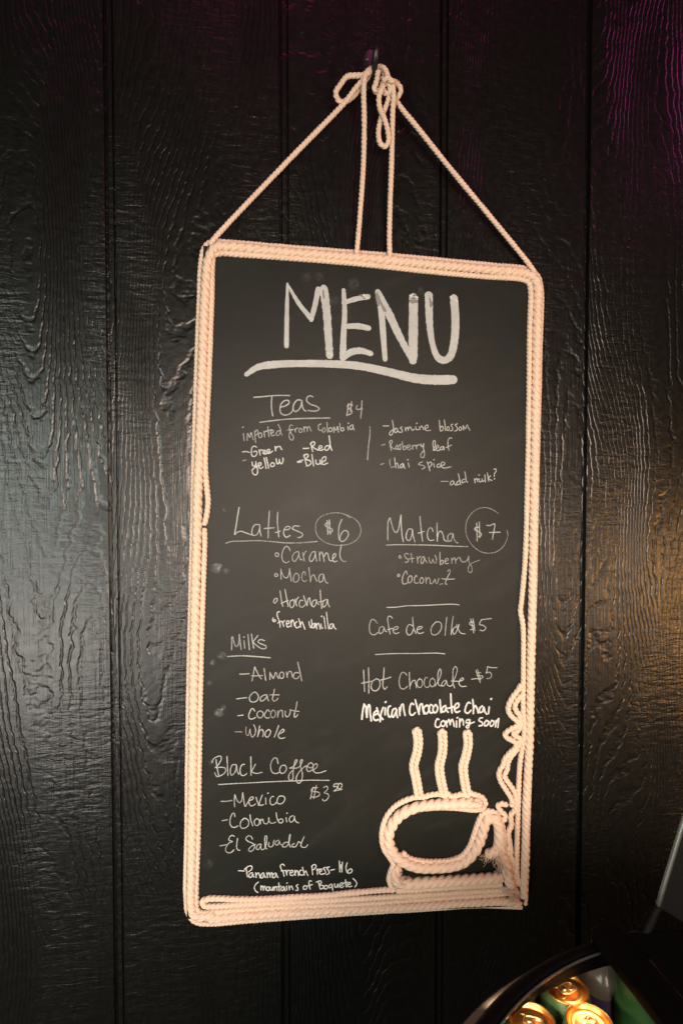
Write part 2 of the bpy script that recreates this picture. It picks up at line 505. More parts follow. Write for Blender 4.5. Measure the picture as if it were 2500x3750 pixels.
# the cup drawn in rope; block R: origin 1300,2600, 2.24 picture units per pixel
R_ = (1300, 2600, 2.24)
rope('rope_cup', ['1040,762 960,762 860,765 700,772 560,785 450,815 360,870 300,950 275,1030 280,1100 320,1180 400,1245 520,1288 650,1290 800,1278 900,1240 970,1170 1015,1090 1045,1000 1065,935 1095,885 1130,880 1165,920 1180,1000 1178,1080 1160,1150 1110,1170 1070,1205',
                  '1178,1010 1190,1100 1200,1180 1235,1260 1245,1330 1262,1400 1290,1450',
                  '365,1275 338,1310 332,1370 360,1415 430,1425 600,1415 800,1402 1000,1388 1130,1378 1215,1370'],
     0.0106, FRONT + .0075, R_, 'cup and saucer outlined in thick rope')
rope('rope_cup_edging', ['420,832 520,812 700,800 850,805 980,818 1040,806 1066,765 1040,718 985,695 940,684 925,700 880,690 790,706 760,690 740,705 690,690 620,695 560,712 480,718 400,745 325,790 262,865 228,950 218,1060 238,1140 285,1210 312,1262 292,1320 278,1390 300,1450 320,1472 250,1474 130,1484 0,1496 -240,1520 -460,1532 -760,1550 -950,1552 -1215,1552 -1250,1575 -1230,1606 -1180,1610 -850,1590 -420,1572 0,1548 500,1518 1000,1484 1200,1472 1290,1450',
                         '330,1482 500,1474 700,1460 1000,1442 1210,1430',
                         '385,1160 430,1208 520,1236 650,1244 780,1234 870,1200 935,1120 970,1030 1005,930 1040,858 1090,828 1150,845 1190,900 1212,980 1222,1080 1225,1150 1255,1210',
                         '1250,782 1200,768 1170,785 1195,830 1228,865 1215,920'],
     0.0055, FRONT + .0045, R_, 'thin rope along the cup and saucer')
for c in ('505,172 517,260 507,350 480,450 498,560 525,708', '712,186 718,260 712,360 690,450 700,560 732,700', '918,192 925,280 905,380 885,460 893,560 918,695'):
    P = np.array([[float(w) for w in q.split(',')] for q in c.split()])
    Pc, _ = smooth_path(P, 40)
    T = np.gradient(Pc, axis=0); T /= np.linalg.norm(T, axis=1)[:, None]
    Nn = np.stack([T[:, 1], -T[:, 0]], 1)
    L, Rr = Pc + Nn * 19, Pc - Nn * 19
    tip = Pc[0] - T[0] * 14
    pts = np.vstack([L[::-1], [tip], Rr])
    rope('rope_steam', ' '.join('%.1f,%.1f' % tuple(q) for q in pts), 0.0052, H_THIN, R_)
S_ = (1750, 2450, 4.704)
rope('rope_squiggle', ['745,250 690,350 600,470 525,620 520,720 580,820 660,890 690,950 640,990 560,1030 465,1110 480,1170 560,1215 650,1275 640,1350 545,1440 455,1550 425,1650 370,1740 355,1830 395,1950 470,2070 540,2180 585,2290 560,2380',
                       '755,430 670,540 630,640 660,730 710,790 720,880 725,960 690,1050 600,1120 640,1150 720,1200 700,1300 650,1400 565,1500 510,1620 490,1750 450,1820 480,1900 560,2010 630,2130 660,2250 640,2400 560,2520 572,2680 520,2820 540,2990 562,3160 530,3310 550,3440'],
     0.0056, FRONT + .0045, S_, 'two thin ropes in a loose squiggle')
rope('rope_tail', ['1255,1030 1265,1100 1252,1170 1275,1210 1318,1270 1312,1340 1318,1410 1338,1425 1345,1390', '1290,1220 1285,1290 1280,1360 1285,1420 1315,1445', '1270,1420 1330,1500 1300,1480 1215,1500'], 0.0055, FRONT + .0045, R_)

# frayed ends: loose fibres
def fibres(name, spots, rad=0.00028):
    for (x, y, dx, dy, spread, n, ln) in spots:
        mb = MB()
        for _ in range(n):
            a = random.gauss(0, 1) * spread
            x0 = x + random.gauss(0, 22); y0 = y + random.gauss(0, 22)
            vx = dx * math.cos(a) - dy * math.sin(a); vy = dx * math.sin(a) + dy * math.cos(a)
            L = ln * random.uniform(.5, 1.2); b = random.gauss(0, .3) * L
            h0 = FRONT + random.uniform(.008, .019)
            pts = [on_wall(R_[0] + (x0 + vx * L * k - vy * b * k * k) / R_[2], R_[1] + (y0 + vy * L * k + vx * b * k * k) / R_[2], h0 + .001 * math.sin(3 * k)) for k in (0, .33, .66, 1)]
            mb.tube(pts, rad, 5)
        part(mb, name, M['cotton'])
fibres('frayed_fibres', [(1165, 1185, .5, .85, .5, 70, 90), (1215, 1260, .4, .9, .5, 60, 90), (1250, 1480, .9, .4, .5, 60, 80), (1290, 1540, .8, .5, .5, 45, 70),
                         (1075, 1205, -.6, .8, .4, 30, 40), (990, 770, 1, 0, .2, 40, 60), (345, 1330, .1, 1, .4, 30, 70), (360, 1410, .8, .5, .4, 25, 60)])

# hanging cords and the bow on the hook; block K: origin 1150,120, 3.92 units per pixel
K_ = (1150, 120, 3.92)
R_CORD = 0.0048
rope('hanging_cord', '768,897,.016 790,868,.020 1061,582,.030 1266,370,.040 1300,325,.044 1335,285,.046 1358,254,.040', R_CORD, .03, label='cord from the upper left corner to the hook')
rope('hanging_cord', '1303,940,.018 1308,900,.022 1318,779,.030 1330,600,.038 1333,439,.046 1331,330,.052 1336,275,.052 1352,255,.046 1370,246,.036', R_CORD, .03, label='left upright cord')
rope('hanging_cord', '1427,950,.018 1425,880,.022 1427,770,.028 1433,591,.036 1437,420,.046 1440,345,.054 1434,300,.055 1420,288,.050 1400,300,.042', R_CORD, .03, label='right upright cord')
rope('hanging_cord', '1958,1000,.016 1935,966,.019 1811,814,.024 1641,609,.031 1534,475,.036 1454,375,.040 1425,320,.036 1410,280,.034 1392,247,.034', R_CORD, .03, label='cord from the upper right corner to the hook')
rope('rope_bow', ['830,520,.040 760,590,.050 700,610,.048 600,615,.045 470,630,.042 380,740,.042 310,860,.042 350,970,.040 440,990,.036 540,930,.036 650,800,.034 740,680,.038 800,580,.040',
                  '830,545,.036 900,500,.034 970,495,.038 1035,560,.042 1050,640,.042 1010,700,.040 960,640,.036',
                  '915,540,.052 905,640,.054 880,740,.054 862,800,.052 905,850,.046 960,790,.046 980,700,.046',
                  '985,700,.058 1050,650,.064 1110,690,.064 1180,720,.052 1240,800,.046 1220,890,.044 1170,940,.040 1120,860,.040',
                  '1000,740,.052 960,830,.054 930,920,.050 940,1080,.046 1005,1230,.050 1050,1380,.048 1065,1550,.046 1020,1630,.044 950,1590,.044 920,1450,.042 945,1280,.040 1000,1120,.040 1050,1000,.042 1070,920,.046 1060,840,.048',
                  '1010,720,.046 1080,760,.056 1085,850,.052 1020,870,.046 1000,800,.046'],
     R_CORD, .045, K_, 'loose bow and knot tied at the hook')

# ------------------------------------------------------------------ the chalk writing
BLK = {'A': (870, 1430, 3.2), 'B': (1330, 1530, 3.2), 'C': (820, 1840, 3.0745), 'D': (1390, 1840, 3.2), 'E': (980, 1980, 5.058), 'F': (1330, 2000, 3.2),
       'G': (1330, 2240, 3.2), 'H': (820, 2300, 5.2267), 'I': (1310, 2420, 2.9037), 'J': (760, 2750, 3.0154), 'K': (790, 2880, 4.0205), 'L': (860, 3140, 3.336),
       'M': (880, 1010, 1.8667)}
PXM = 1934.0
_lift = [0]
def ribbon(mb, pts, widths, sharp=False, top=0.00025):
    """one raised stroke of chalk on the board"""
    P3 = np.array(pts)[:, [0, 2]]
    if sharp or len(P3) == 2:
        seg = np.linalg.norm(np.diff(P3, axis=0), axis=1); s0 = np.concatenate([[0], np.cumsum(seg)])
        n = max(3, int(s0[-1] / .0012)); s = np.linspace(0, s0[-1], n)
        P = np.stack([np.interp(s, s0, P3[:, k]) for k in (0, 1)], 1)
    else:
        P, s = smooth_path(P3, 0.0011)
    W = np.interp(np.linspace(0, 1, len(P)), np.linspace(0, 1, len(widths)), widths)
    T = np.gradient(P, axis=0); T /= np.linalg.norm(T, axis=1)[:, None] + 1e-12
    w0, w1 = W[0], W[-1]
    P = np.vstack([P[0] - T[0] * w0 * .48, P[0] - T[0] * w0 * .3, P, P[-1] + T[-1] * w1 * .3, P[-1] + T[-1] * w1 * .48])
    T = np.vstack([T[:1], T[:1], T, T[-1:], T[-1:]])
    W = np.concatenate([[w0 * .3, w0 * .75], W, [w1 * .75, w1 * .3]])
    n = len(P)
    W = W * (1 + 0.07 * np.random.RandomState(n + len(mb.v)).randn(n))
    Nn = np.stack([-T[:, 1], T[:, 0]], 1)
    _lift[0] = (_lift[0] + 1) % 40
    base = FRONT + 0.00012 + 0.000004 * _lift[0]
    rise = np.linspace(0, 0.00006, n)
    V = []
    for i in range(n):
        l = P[i] + Nn[i] * W[i] / 2; r = P[i] - Nn[i] * W[i] / 2
        V += [(l[0], -(base + rise[i]), l[1]), (P[i][0], -(base + top + rise[i]), P[i][1]), (r[0], -(base + rise[i]), r[1])]
    f = []
    for i in range(n - 1):
        a, b = i * 3, (i + 1) * 3
        f += [(a, a + 1, b + 1, b), (a + 1, a + 2, b + 2, b + 1)]
    f = [q[::-1] for q in f]
    mb.add(V, f)

def text(label, blk, strokes, w=4.6, mat='chalk', dots=()):
    mb = MB()
    o = BLK[blk]
    for s in strokes.split('/'):
        s = s.strip()
        if not s: continue
        pts = path(s, FRONT, o)
        if len(pts) == 1:
            p = pts[0]; pts = [p - np.array([.0004, 0, .0004]), p + np.array([.0004, 0, .0004])]
            ribbon(mb, pts, [w * 1.15 / PXM] * 2)
        else:
            ribbon(mb, pts, [w * (1.0 if mat == 'bold' else .86) / PXM] * 2)
    return part(mb, 'lettering', M[mat], label)

def broad(strokes, mat='broad', label=None, name='lettering'):
    if name == 'smear' and len(strokes) > 1:
        for st in strokes: broad([st], mat, label, name)
        return
    mb = MB()
    for s, ws in strokes:
        ribbon(mb, path(s, FRONT, BLK['M']), [q / 1.8667 / PXM for q in ws], top=0.0003)
    return part(mb, name, M[mat], label)
broad([('322,55 318,250 315,480', (16, 29, 31)), ('330,72 400,190 476,285', (16, 28, 34)), ('484,300 510,200 532,92', (30, 34, 36)), ('570,90 590,250 600,400 610,545', (56, 52, 50, 48)),
       ('705,98 712,250 704,420 700,560', (26, 34, 38, 46)), ('704,184 790,158 872,142', (30, 34, 34)), ('715,346 800,344 876,358', (32, 40, 36)), ('704,562 750,525 820,512 892,532', (34, 46, 42, 34)),
       ('938,108 962,240 975,400 988,570', (34, 44, 40, 34)), ('945,120 1010,250 1080,400 1170,570', (40, 54, 50, 40)), ('1182,150 1181,330 1178,575', (62, 64, 62)),
       ('1286,135 1294,350 1318,490 1350,560 1392,578 1432,552 1460,450 1468,300 1458,155', (56, 52, 46, 40, 50, 54, 57, 57, 58))], label='large heading MENU')
broad([('42,674 120,625 250,605 420,600 600,602 800,615 1000,655 1200,702 1350,712 1452,710', (30, 48, 46, 48, 50, 52, 54, 60, 64, 62))], label='wavy underline below the heading', name='underline')
broad([('940,128 956,190 985,228', (42, 46, 40)), ('1183,150 1182,168', (58, 54)), ('1290,160 1296,196', (34, 40)), ('820,134 842,150', (18, 24)), ('568,105 572,150', (26, 20))], 'wet', 'damp patches in the heading strokes', 'smear')
broad([('840,132 876,152', (14, 16)), ('1158,135 1208,148', (12, 14)), ('1435,145 1480,172', (14, 16)), ('835,335 878,362', (14, 14)), ('860,515 892,535', (14, 14)), ('470,288 492,296', (14, 16)), ('600,525 620,540', (16, 16)), ('312,462 322,475', (12, 12))], 'bold', 'bright chalk ends of the heading strokes', 'smear')

A = text
A('heading Teas', 'A', '190,80 300,72 400,62 500,58 610,60/402,72 396,150 400,230 412,298/505,195 560,180 600,150 595,118 555,118 515,150 497,205 505,260 545,288 600,278 640,245 650,220/740,112 700,112 660,160 650,215 675,248 715,225 745,170 752,115 755,170 775,225 800,242/880,75 850,62 815,80 808,120 850,160 920,185 955,210 935,235 880,242 825,234', 4.8)
A(None, 'A', '262,373 400,355 560,338 700,330 900,325 1080,322', 4.6)
A('price of the teas', 'A', '1345,172 1295,165 1290,200 1330,225 1335,262 1300,285 1275,285/1298,155 1290,220 1278,295/1335,130 1325,200 1318,245/1400,175 1388,205 1395,220 1460,215/1455,122 1450,210 1440,325', 4.6)
A(None, 'A', '1548,425 1547,520 1532,650 1520,812', 4.2)
A(None, 'A', '68,505 78,590/63,430/113,585 118,500 145,552 158,490 185,580/200,475 205,540 213,610/202,492 225,462 240,480 232,510 208,527/262,495 245,520 255,552 280,548 285,515 268,493/308,478 318,545/312,500 325,478 345,472/355,425 360,480 370,543/335,480 402,458/392,505 420,488 412,465 395,470 390,505 402,530 435,522/500,472 470,475 452,510 467,530 495,505 500,472/475,400 500,450 510,500 522,525', 3.6)
A(None, 'A', '645,412 620,405 607,440 625,500 655,545 640,582 615,570 603,525 618,480 650,455/585,465 640,455/668,450 680,490/672,468 690,442 712,442/735,445 718,465 728,492 752,485 755,455 735,443/775,425 782,488/780,445 800,425 814,450 815,480/815,445 838,422 850,450 862,478/975,392 950,405 946,445 958,468 985,462/1005,440 990,470 1005,490 1028,470 1020,440 1003,440/1045,372 1050,430 1055,492/1080,435 1068,455 1080,485 1105,470 1100,440 1080,435/1128,492 1126,425 1150,468 1170,420 1180,490/1195,385 1203,440 1210,470/1208,450 1230,435 1245,455 1230,475 1210,468/1288,420 1295,465/1297,385/1345,400 1315,420 1312,450 1335,458 1350,420 1348,402 1353,440 1365,465', 3.6)
A(None, 'A', '58,720 100,715 138,725/222,665 200,652 172,665 162,720 172,768 205,770 226,740 222,712 188,718/252,695 265,755/256,718 275,695 292,700/300,735 325,720 322,700 305,705 300,735 318,745 345,735/350,730 375,715 372,690 352,695 348,725 362,738 390,725 410,710/440,655 446,708/445,682 475,655 500,660 506,680 520,692', 4.8, 'marker')
A(None, 'A', '170,840 178,880 200,888 215,860/215,835 220,880 235,930 230,975 205,990 178,970 172,935 200,905 240,885/248,885 275,870 270,845 250,850 248,890 270,915 300,895/310,790 325,850 335,915/335,785 352,850 365,912/400,848 385,870 395,890 425,885 430,855 402,845/452,800 458,840 470,862 490,835 488,800 494,840 512,860 530,835 532,790', 4.6, 'marker')
A(None, 'A', '62,824 100,813', 4.0, 'faint')
A(None, 'A', '768,678 800,680 832,675/858,615 866,660 880,715/850,628 885,600 905,615 890,645 865,660/872,655 905,680 945,700/950,680 985,670 985,650 960,650 950,680 965,702 1005,690/1070,647 1035,652 1020,680 1035,702 1062,690 1078,655/1070,532 1080,600 1087,660 1105,702', 4.8, 'marker')
A(None, 'A', '700,835 735,822 765,815/705,844 748,836/778,755 792,820 810,885/772,768 810,745 828,765 800,805 850,825 860,855 830,880 806,885/870,750 880,820 890,885/915,815 920,855 940,866 965,850 965,815/965,830 975,864/985,842 1030,815 1030,778 1000,785 985,830 1000,868 1055,850', 5.0, 'marker')
A(None, 'B', '230,95 295,95/338,30 350,100 350,160 325,205 305,195 318,160 380,130/380,120 360,150 375,175 400,150 396,120 405,160 422,170/452,105 432,120 450,140 455,165 430,170 418,164/488,115 495,155/495,132 515,110 525,150/526,130 545,105 560,125 572,148 600,130/612,105 622,140 650,135/625,65/655,110 660,140/660,120 680,95 695,115 702,140/715,130 755,110 752,85 725,95 718,130 740,150 785,146', 3.9)
A(None, 'B', '888,30 893,100 900,155/897,120 920,98 935,120 922,150 900,155/945,25 955,90 958,150/985,105 972,130 985,150 1005,130 995,105 980,108/1045,75 1022,85 1042,115 1040,145 1012,152/1098,70 1072,85 1094,110 1095,145 1065,157/1130,105 1115,130 1130,150 1150,125 1132,105/1165,90 1172,145/1168,95 1195,128 1212,82 1228,115 1245,145', 3.9)
A(None, 'B', '212,320 255,312/308,290 317,340 325,385/300,290 325,262 338,280 315,325/315,325 350,362 375,362/395,320 377,340 382,372 405,355 400,320 408,358 422,366/440,310 422,320 437,345 432,372 410,370/455,280 460,330 468,372/465,345 490,328 500,350 485,374 465,372/515,350 545,335 535,315 517,325 515,360 535,377 560,355/570,325 578,370/575,345 590,322 608,325/615,320 622,365/620,342 640,317 662,318/672,305 682,340 702,320/705,300 702,360 715,420 705,462 680,465 668,440 685,405 710,385', 3.7)
A(None, 'B', '815,380 840,320 832,265 818,275 815,330 832,385 850,362 880,345 870,320 855,330 850,370 870,387 900,368/935,335 905,345 900,375 925,372 937,335 945,378/1035,240 1010,236 990,270 990,330 1000,380/965,350 1030,320', 3.7)
A(None, 'B', '200,548 240,535/365,465 372,530 380,590/378,545 395,530 405,555 412,592/465,535 437,550 432,585 455,580 468,540 477,580 487,592/525,530 535,580/520,492/690,515 650,535 645,548 700,560 720,580 685,602/745,515 765,570 778,622/752,540 785,517 800,540 785,570 762,577/822,535 830,577/825,492/890,540 865,550 863,580 898,574/900,562 945,550 950,527 920,520 905,560 935,587 1022,575', 3.9)
A(None, 'B', '320,485 308,492 311,540 327,582 362,570', 3.5, 'faint')
A(None, 'B', '905,745 990,745', 3.5, 'faint')
A(None, 'B', '1050,735 1022,750 1016,785 1045,780 1057,742 1065,775 1080,790/1125,735 1095,755 1090,785 1125,777/1110,655 1125,720 1137,782/1190,715 1157,730 1152,760 1188,750/1185,630 1197,690 1207,750 1222,755/1300,715 1306,765/1306,730 1325,710 1337,750/1337,730 1352,712 1362,755 1385,740/1388,715 1396,748 1415,735/1352,670/1420,670 1427,755/1450,645 1458,700 1466,745/1487,680 1462,710 1502,735/1525,605 1545,597 1553,625 1535,650 1530,690/1532,716', 3.7)
A('heading Lattes', 'C', '172,55 155,150 140,250 122,365 135,345 190,324 240,340 310,365/400,250 350,250 316,310 325,368 370,362 400,300 405,255 405,320 420,378/512,97 505,200 500,300 497,400/452,293 565,285/605,110 602,220 610,310 617,388/580,340 635,322/672,310 730,302 748,282 715,268 680,300 672,350 700,392 745,370/845,268 790,265 772,295 820,320 880,350 885,370 860,392 828,396', 4.3)
A('price of the lattes', 'C', '1195,232 1150,235 1138,258 1170,280 1215,300 1220,320 1195,335 1165,330/1160,205 1165,280 1170,360/1185,197 1190,280 1198,358/1325,192 1300,250 1288,340 1300,420 1330,440 1370,415 1400,360 1385,322 1350,318 1315,360 1302,420', 4.3)
A('ring drawn round a price', 'C', '1415,175 1370,140 1280,117 1180,125 1100,155 1045,210 1030,290 1050,370 1110,430 1200,472 1310,482 1430,460 1510,400 1540,320 1520,240 1470,185 1380,140', 2.6, 'faint')
A(None, 'C', '22,460 80,440 200,435 380,430 500,437 700,455 850,455 960,447 1050,438', 3.8, 'faint')
A('heading Matcha', 'D', '95,222 93,330 93,440/95,240 118,180 140,260 165,330 190,352 215,320 235,220 247,145/247,145 250,250 260,380 275,462/380,315 340,310 310,370 312,430 345,447 375,380 382,315 390,390 410,460/470,165 478,270 490,380 500,455/450,360 520,338/622,340 605,300 580,300 558,350 560,410 585,445 630,440/668,240 670,350 672,455/672,420 690,350 715,338 740,380 755,440 795,458/840,360 800,385 798,440 825,455 850,400 855,362 865,420 885,460 912,475', 4.2)
A('price of the matcha', 'D', '1133,243 1136,340 1138,450/1162,228 1166,320 1168,415/1155,290 1120,295 1110,315 1150,340 1188,370 1180,395 1145,400/1250,268 1290,270 1342,250 1335,330 1325,380 1318,432/1282,352 1408,348', 4.4)
A('ring drawn round a price', 'D', '1385,128 1320,85 1240,60 1160,70 1080,120 1025,200 1005,290 1012,380 1050,460 1110,530 1190,580 1280,595 1370,575 1440,520 1485,440 1497,380 1490,330', 2.6, 'faint')
A(None, 'D', '75,500 200,495 400,497 600,500 800,510 1028,518', 3.8)
A(None, 'E', '150,230 140,265 165,295 200,280 200,240 170,225 150,230/418,190 390,130 345,103 300,150 265,250 270,340 310,400 360,405 395,380/575,205 520,210 465,270 460,350 495,387 540,340 575,260 577,205 582,280 610,350 640,355/650,225 662,300 680,375/667,270 690,215 715,195/880,200 830,210 785,280 772,350 800,387 850,340 880,250 878,202 890,300 910,380/955,205 960,290 965,375/962,260 1000,205 1028,280 1045,385/1045,290 1085,225 1110,240 1127,310 1150,370 1190,370/1200,335 1245,300 1262,250 1240,235 1210,270 1203,340 1230,392 1285,375/1368,75 1345,170 1335,270 1362,350 1410,387 1445,380', 3.7)
A(None, 'E', '140,615 130,640 150,665 185,650 180,620 155,610 140,615/248,530 245,620 250,715/245,545 270,620 310,675 350,690 385,650 400,580 405,510/405,510 420,630 440,750/530,600 490,640 475,710 500,767 550,755 580,700 570,630 528,600/700,640 690,580 660,580 635,650 640,720 680,757 720,735/762,495 775,620 795,765/795,740 820,650 855,630 880,690 910,750/1030,620 975,625 945,700 960,767 1010,750 1030,680 1035,622 1050,700 1080,770 1110,788', 3.5)
A(None, 'E', '165,1065 125,1085 110,1130 130,1157 170,1120 180,1080 160,1065/230,930 250,1070 278,1215/320,900 350,1060 382,1220/250,1160 380,1105/470,1090 420,1120 410,1200 445,1243 485,1200 490,1130 465,1090/505,1080 520,1150 540,1210/520,1140 545,1072 572,1045/650,1110 610,1100 585,1160 600,1222 650,1227 695,1180/665,1020 695,1110 730,1205/730,1180 750,1085 775,1055 785,1120 800,1180 825,1215/900,1095 845,1110 820,1180 845,1227 890,1180 905,1100 912,1150 950,1185/972,915 980,1050 990,1160 1000,1255/940,1140 1050,1110/1110,1090 1050,1100 1018,1170 1035,1232 1080,1190 1107,1090 1117,1170 1145,1225', 4.0)
A(None, 'E', '100,1430 92,1470 115,1500 145,1490 140,1465 113,1470/218,1315 185,1322 175,1380 200,1450 225,1520 230,1600/185,1525 250,1490/265,1490 285,1545 298,1590/281,1535 297,1492 320,1480/350,1545 395,1530 390,1485 360,1490 348,1550 370,1602 415,1580/430,1480 437,1590/436,1530 460,1462 480,1500 497,1572/545,1500 515,1520 508,1580 540,1617 590,1590/575,1445 595,1520 610,1600/607,1560 635,1500 657,1550 690,1640/765,1500 775,1570 795,1612 817,1560 810,1460/870,1530 830,1550 818,1610 850,1612 877,1540 882,1612/895,1530 910,1635/907,1570 935,1525 960,1580 970,1640/985,1540 1000,1630 1020,1612/1000,1400/1040,1410 1058,1530 1072,1630/1088,1325 1105,1480 1130,1635/1210,1540 1160,1550 1148,1620 1180,1627 1217,1550 1227,1600 1265,1640', 4.0, 'marker')
A(None, 'F', '425,110 415,130 430,145 440,125 425,110/525,95 505,82 482,100 490,130 525,160 525,180 490,190/555,82 565,130 572,190/535,150 590,142/628,125 632,160 637,200/635,152 650,130 670,122/705,120 680,140 672,180 685,207 705,175 712,122 722,160 745,192/765,135 775,180 790,202 808,165 812,150 822,185 840,202 855,165 838,105/895,72 895,130 898,222/898,190 915,165 935,175 925,207 900,212/955,180 990,165 990,145 965,150 952,185 970,207 997,200/1030,140 1036,200/1037,167 1060,135 1076,165 1080,200/1080,167 1105,140 1125,132 1145,175 1178,185 1215,165 1230,118', 4.2, 'faint')
A(None, 'F', '1230,118 1235,190 1265,240 1270,290 1250,312 1228,290 1230,240 1260,205 1360,162', 3.0, 'faint')
A(None, 'F', '985,298 1003,272 1014,290 1003,335', 2.6, 'faint')
A(None, 'F', '408,330 397,345 410,357 425,345 415,330 406,330/512,330 500,290 475,320 455,390 465,442 490,442 522,425/550,345 525,370 525,420 545,430 570,390 560,350 546,345/625,360 620,340 598,375 600,425 625,437 642,427/685,365 660,395 670,437 700,420 700,385 683,365/728,365 734,435/734,400 760,367 777,390 780,437/780,437 802,440 840,385 842,420 860,437 882,380/925,440 895,448/1003,325 978,380 960,425 962,444 976,447/920,382 1000,388 1065,384', 4.2, 'faint')
A('thin dividing line', 'F', '272,718 380,715 500,700 700,695 900,685 1030,680 1120,688', 3.8)
A('line Cafe de Olla', 'G', '162,135 130,98 100,90 75,140 70,200 85,255 125,272 170,245/235,175 200,180 182,220 195,258 225,240 243,185 250,220 275,235/340,75 305,50 285,70 290,140 300,200 312,262/282,212 340,195/350,215 400,200 407,180 375,178 350,200 350,235 375,257 415,245/575,165 540,150 510,185 505,240 530,274 565,255 582,210/575,65 580,130 590,200 617,257/628,210 680,195 687,180 655,175 630,195 630,235 660,257 705,240', 3.7)
A(None, 'G', '850,120 810,160 790,215 805,267 850,270 895,230 915,170 900,127 870,118 842,122/975,65 965,160 955,278/1050,52 1035,160 1025,272/1025,265 1040,215 1065,185 1088,178 1090,150/1090,175 1060,190 1045,240 1062,265 1090,230 1105,170 1120,145 1110,200 1140,250 1190,260', 3.4)
A(None, 'G', '1255,85 1275,170 1290,248/1280,85 1295,160 1302,222/1292,120 1245,125 1245,150 1295,175 1290,200 1250,212/1495,80 1440,86 1380,95/1380,95 1358,150 1400,160 1432,190 1405,222 1362,216', 3.9)
A('thin dividing line', 'G', '142,502 260,495 400,490 600,490 850,485 950,493', 3.9)
A('heading Milks', 'H', '150,175 150,290 148,420/150,180 168,168 185,250 215,330 240,357 270,330 290,230 295,120/295,120 310,250 330,410/385,240 392,310 400,390/385,172/460,125 475,270 490,415/528,115 545,240 570,385/650,140 590,220 560,265 610,320 685,375/775,240 710,220 660,240 660,275 730,310 800,340 810,370 780,397 700,387', 4.3)
A(None, 'H', '65,545 200,535 350,530 550,540 720,553 885,568', 4.8)
A(None, 'H', '302,880 390,880 480,872/590,745 570,850 537,1012/590,745 640,850 680,930 715,970/530,910 630,915 740,905/768,770 785,890 800,998/880,845 882,920 880,985/880,850 920,920 940,967 965,920 985,850/985,850 1003,850 1020,920 1050,965/1100,840 1065,880 1075,950 1120,962 1145,910 1130,850 1098,840/1195,840 1205,900 1212,945/1210,905 1245,832 1280,830 1300,890 1310,937/1430,860 1370,850 1328,900 1340,957 1400,967 1440,920/1412,655 1440,780 1470,920 1487,1010', 4.3)
A(None, 'H', '242,1355 340,1342 435,1330/590,1222 530,1260 488,1330 510,1402 570,1417 630,1390 662,1320 640,1260 598,1225/820,1275 750,1290 698,1340 705,1397 760,1382 820,1310 830,1285 832,1340 857,1390/965,1170 950,1260 930,1370 960,1397 1010,1372 1035,1340/880,1278 970,1278 1060,1278', 4.2)
A(None, 'H', '262,1678 320,1670 368,1665/590,1590 560,1545 535,1540 490,1620 473,1690 500,1737 550,1737 605,1710/700,1585 645,1610 638,1680 690,1722 740,1690 752,1630 720,1590 690,1585/870,1595 840,1560 800,1610 773,1660 800,1712 850,1722 872,1705/935,1570 900,1610 898,1680 940,1717 980,1680 982,1600 945,1570/1030,1585 1030,1650 1030,1705/1030,1660 1070,1580 1110,1575 1122,1640 1125,1705/1175,1590 1173,1660 1200,1697 1240,1680 1267,1620 1270,1555/1398,1410 1380,1520 1345,1660 1350,1702 1385,1692 1410,1655/1290,1570 1350,1585 1435,1595', 4.2)
A(None, 'H', '500,1940 510,2020 545,2087 590,2040 607,1960 592,1890 570,1850/685,1870 665,1970 645,2080/650,2060 690,1960 730,1940 757,2000 742,2080/850,1940 800,1990 788,2060 830,2087 882,2030 892,1970 858,1940/1045,1865 1015,1960 965,2085/1050,2030 1110,2000 1152,1960 1130,1935 1085,1970 1038,2050 1060,2102 1110,2112 1165,2097', 4.4)
A(None, 'H', '215,1985 350,1987/425,1895 420,1980 440,2052 470,2050 490,1970 500,1930', 3.4, 'faint')
A('line Hot Chocolate', 'I', '60,100 65,210 70,325/112,75 115,200 115,342/40,238 90,228 150,215/195,190 155,220 140,280 165,317 205,312 234,260 225,205 193,188/278,75 272,170 265,270 285,302 310,275/240,205 300,190 350,172', 4.4)
A(None, 'I', '520,155 500,130 470,122 445,170 438,240 455,290 490,298 525,270/545,122 548,210 552,298/552,270 575,220 602,205 615,250 622,287/655,190 628,220 632,267 660,284 684,250 678,205 653,188/738,180 722,175 703,220 710,267 735,284 765,262/800,185 770,200 763,250 790,277 817,250 815,205 788,182/820,268 860,200 882,130 872,85 855,110 848,190 860,260 900,265/930,205 900,225 888,262 910,267 935,225 940,207 947,250 975,270 1002,258/1000,260 1040,150 1054,90 1035,60 1012,90 1008,170 1010,240 1025,287/990,215 1085,215 1122,195 1112,182 1085,200 1073,240 1095,270 1150,270', 3.8)
A(None, 'I', '1207,195 1258,188/1252,100 1275,170 1298,232/1268,92 1285,150 1302,205/1305,125 1268,128 1265,150 1322,162 1324,178 1290,192 1265,190/1475,72 1420,72 1375,62/1375,62 1368,110 1358,130 1397,120 1417,145 1405,182 1368,188', 3.9)
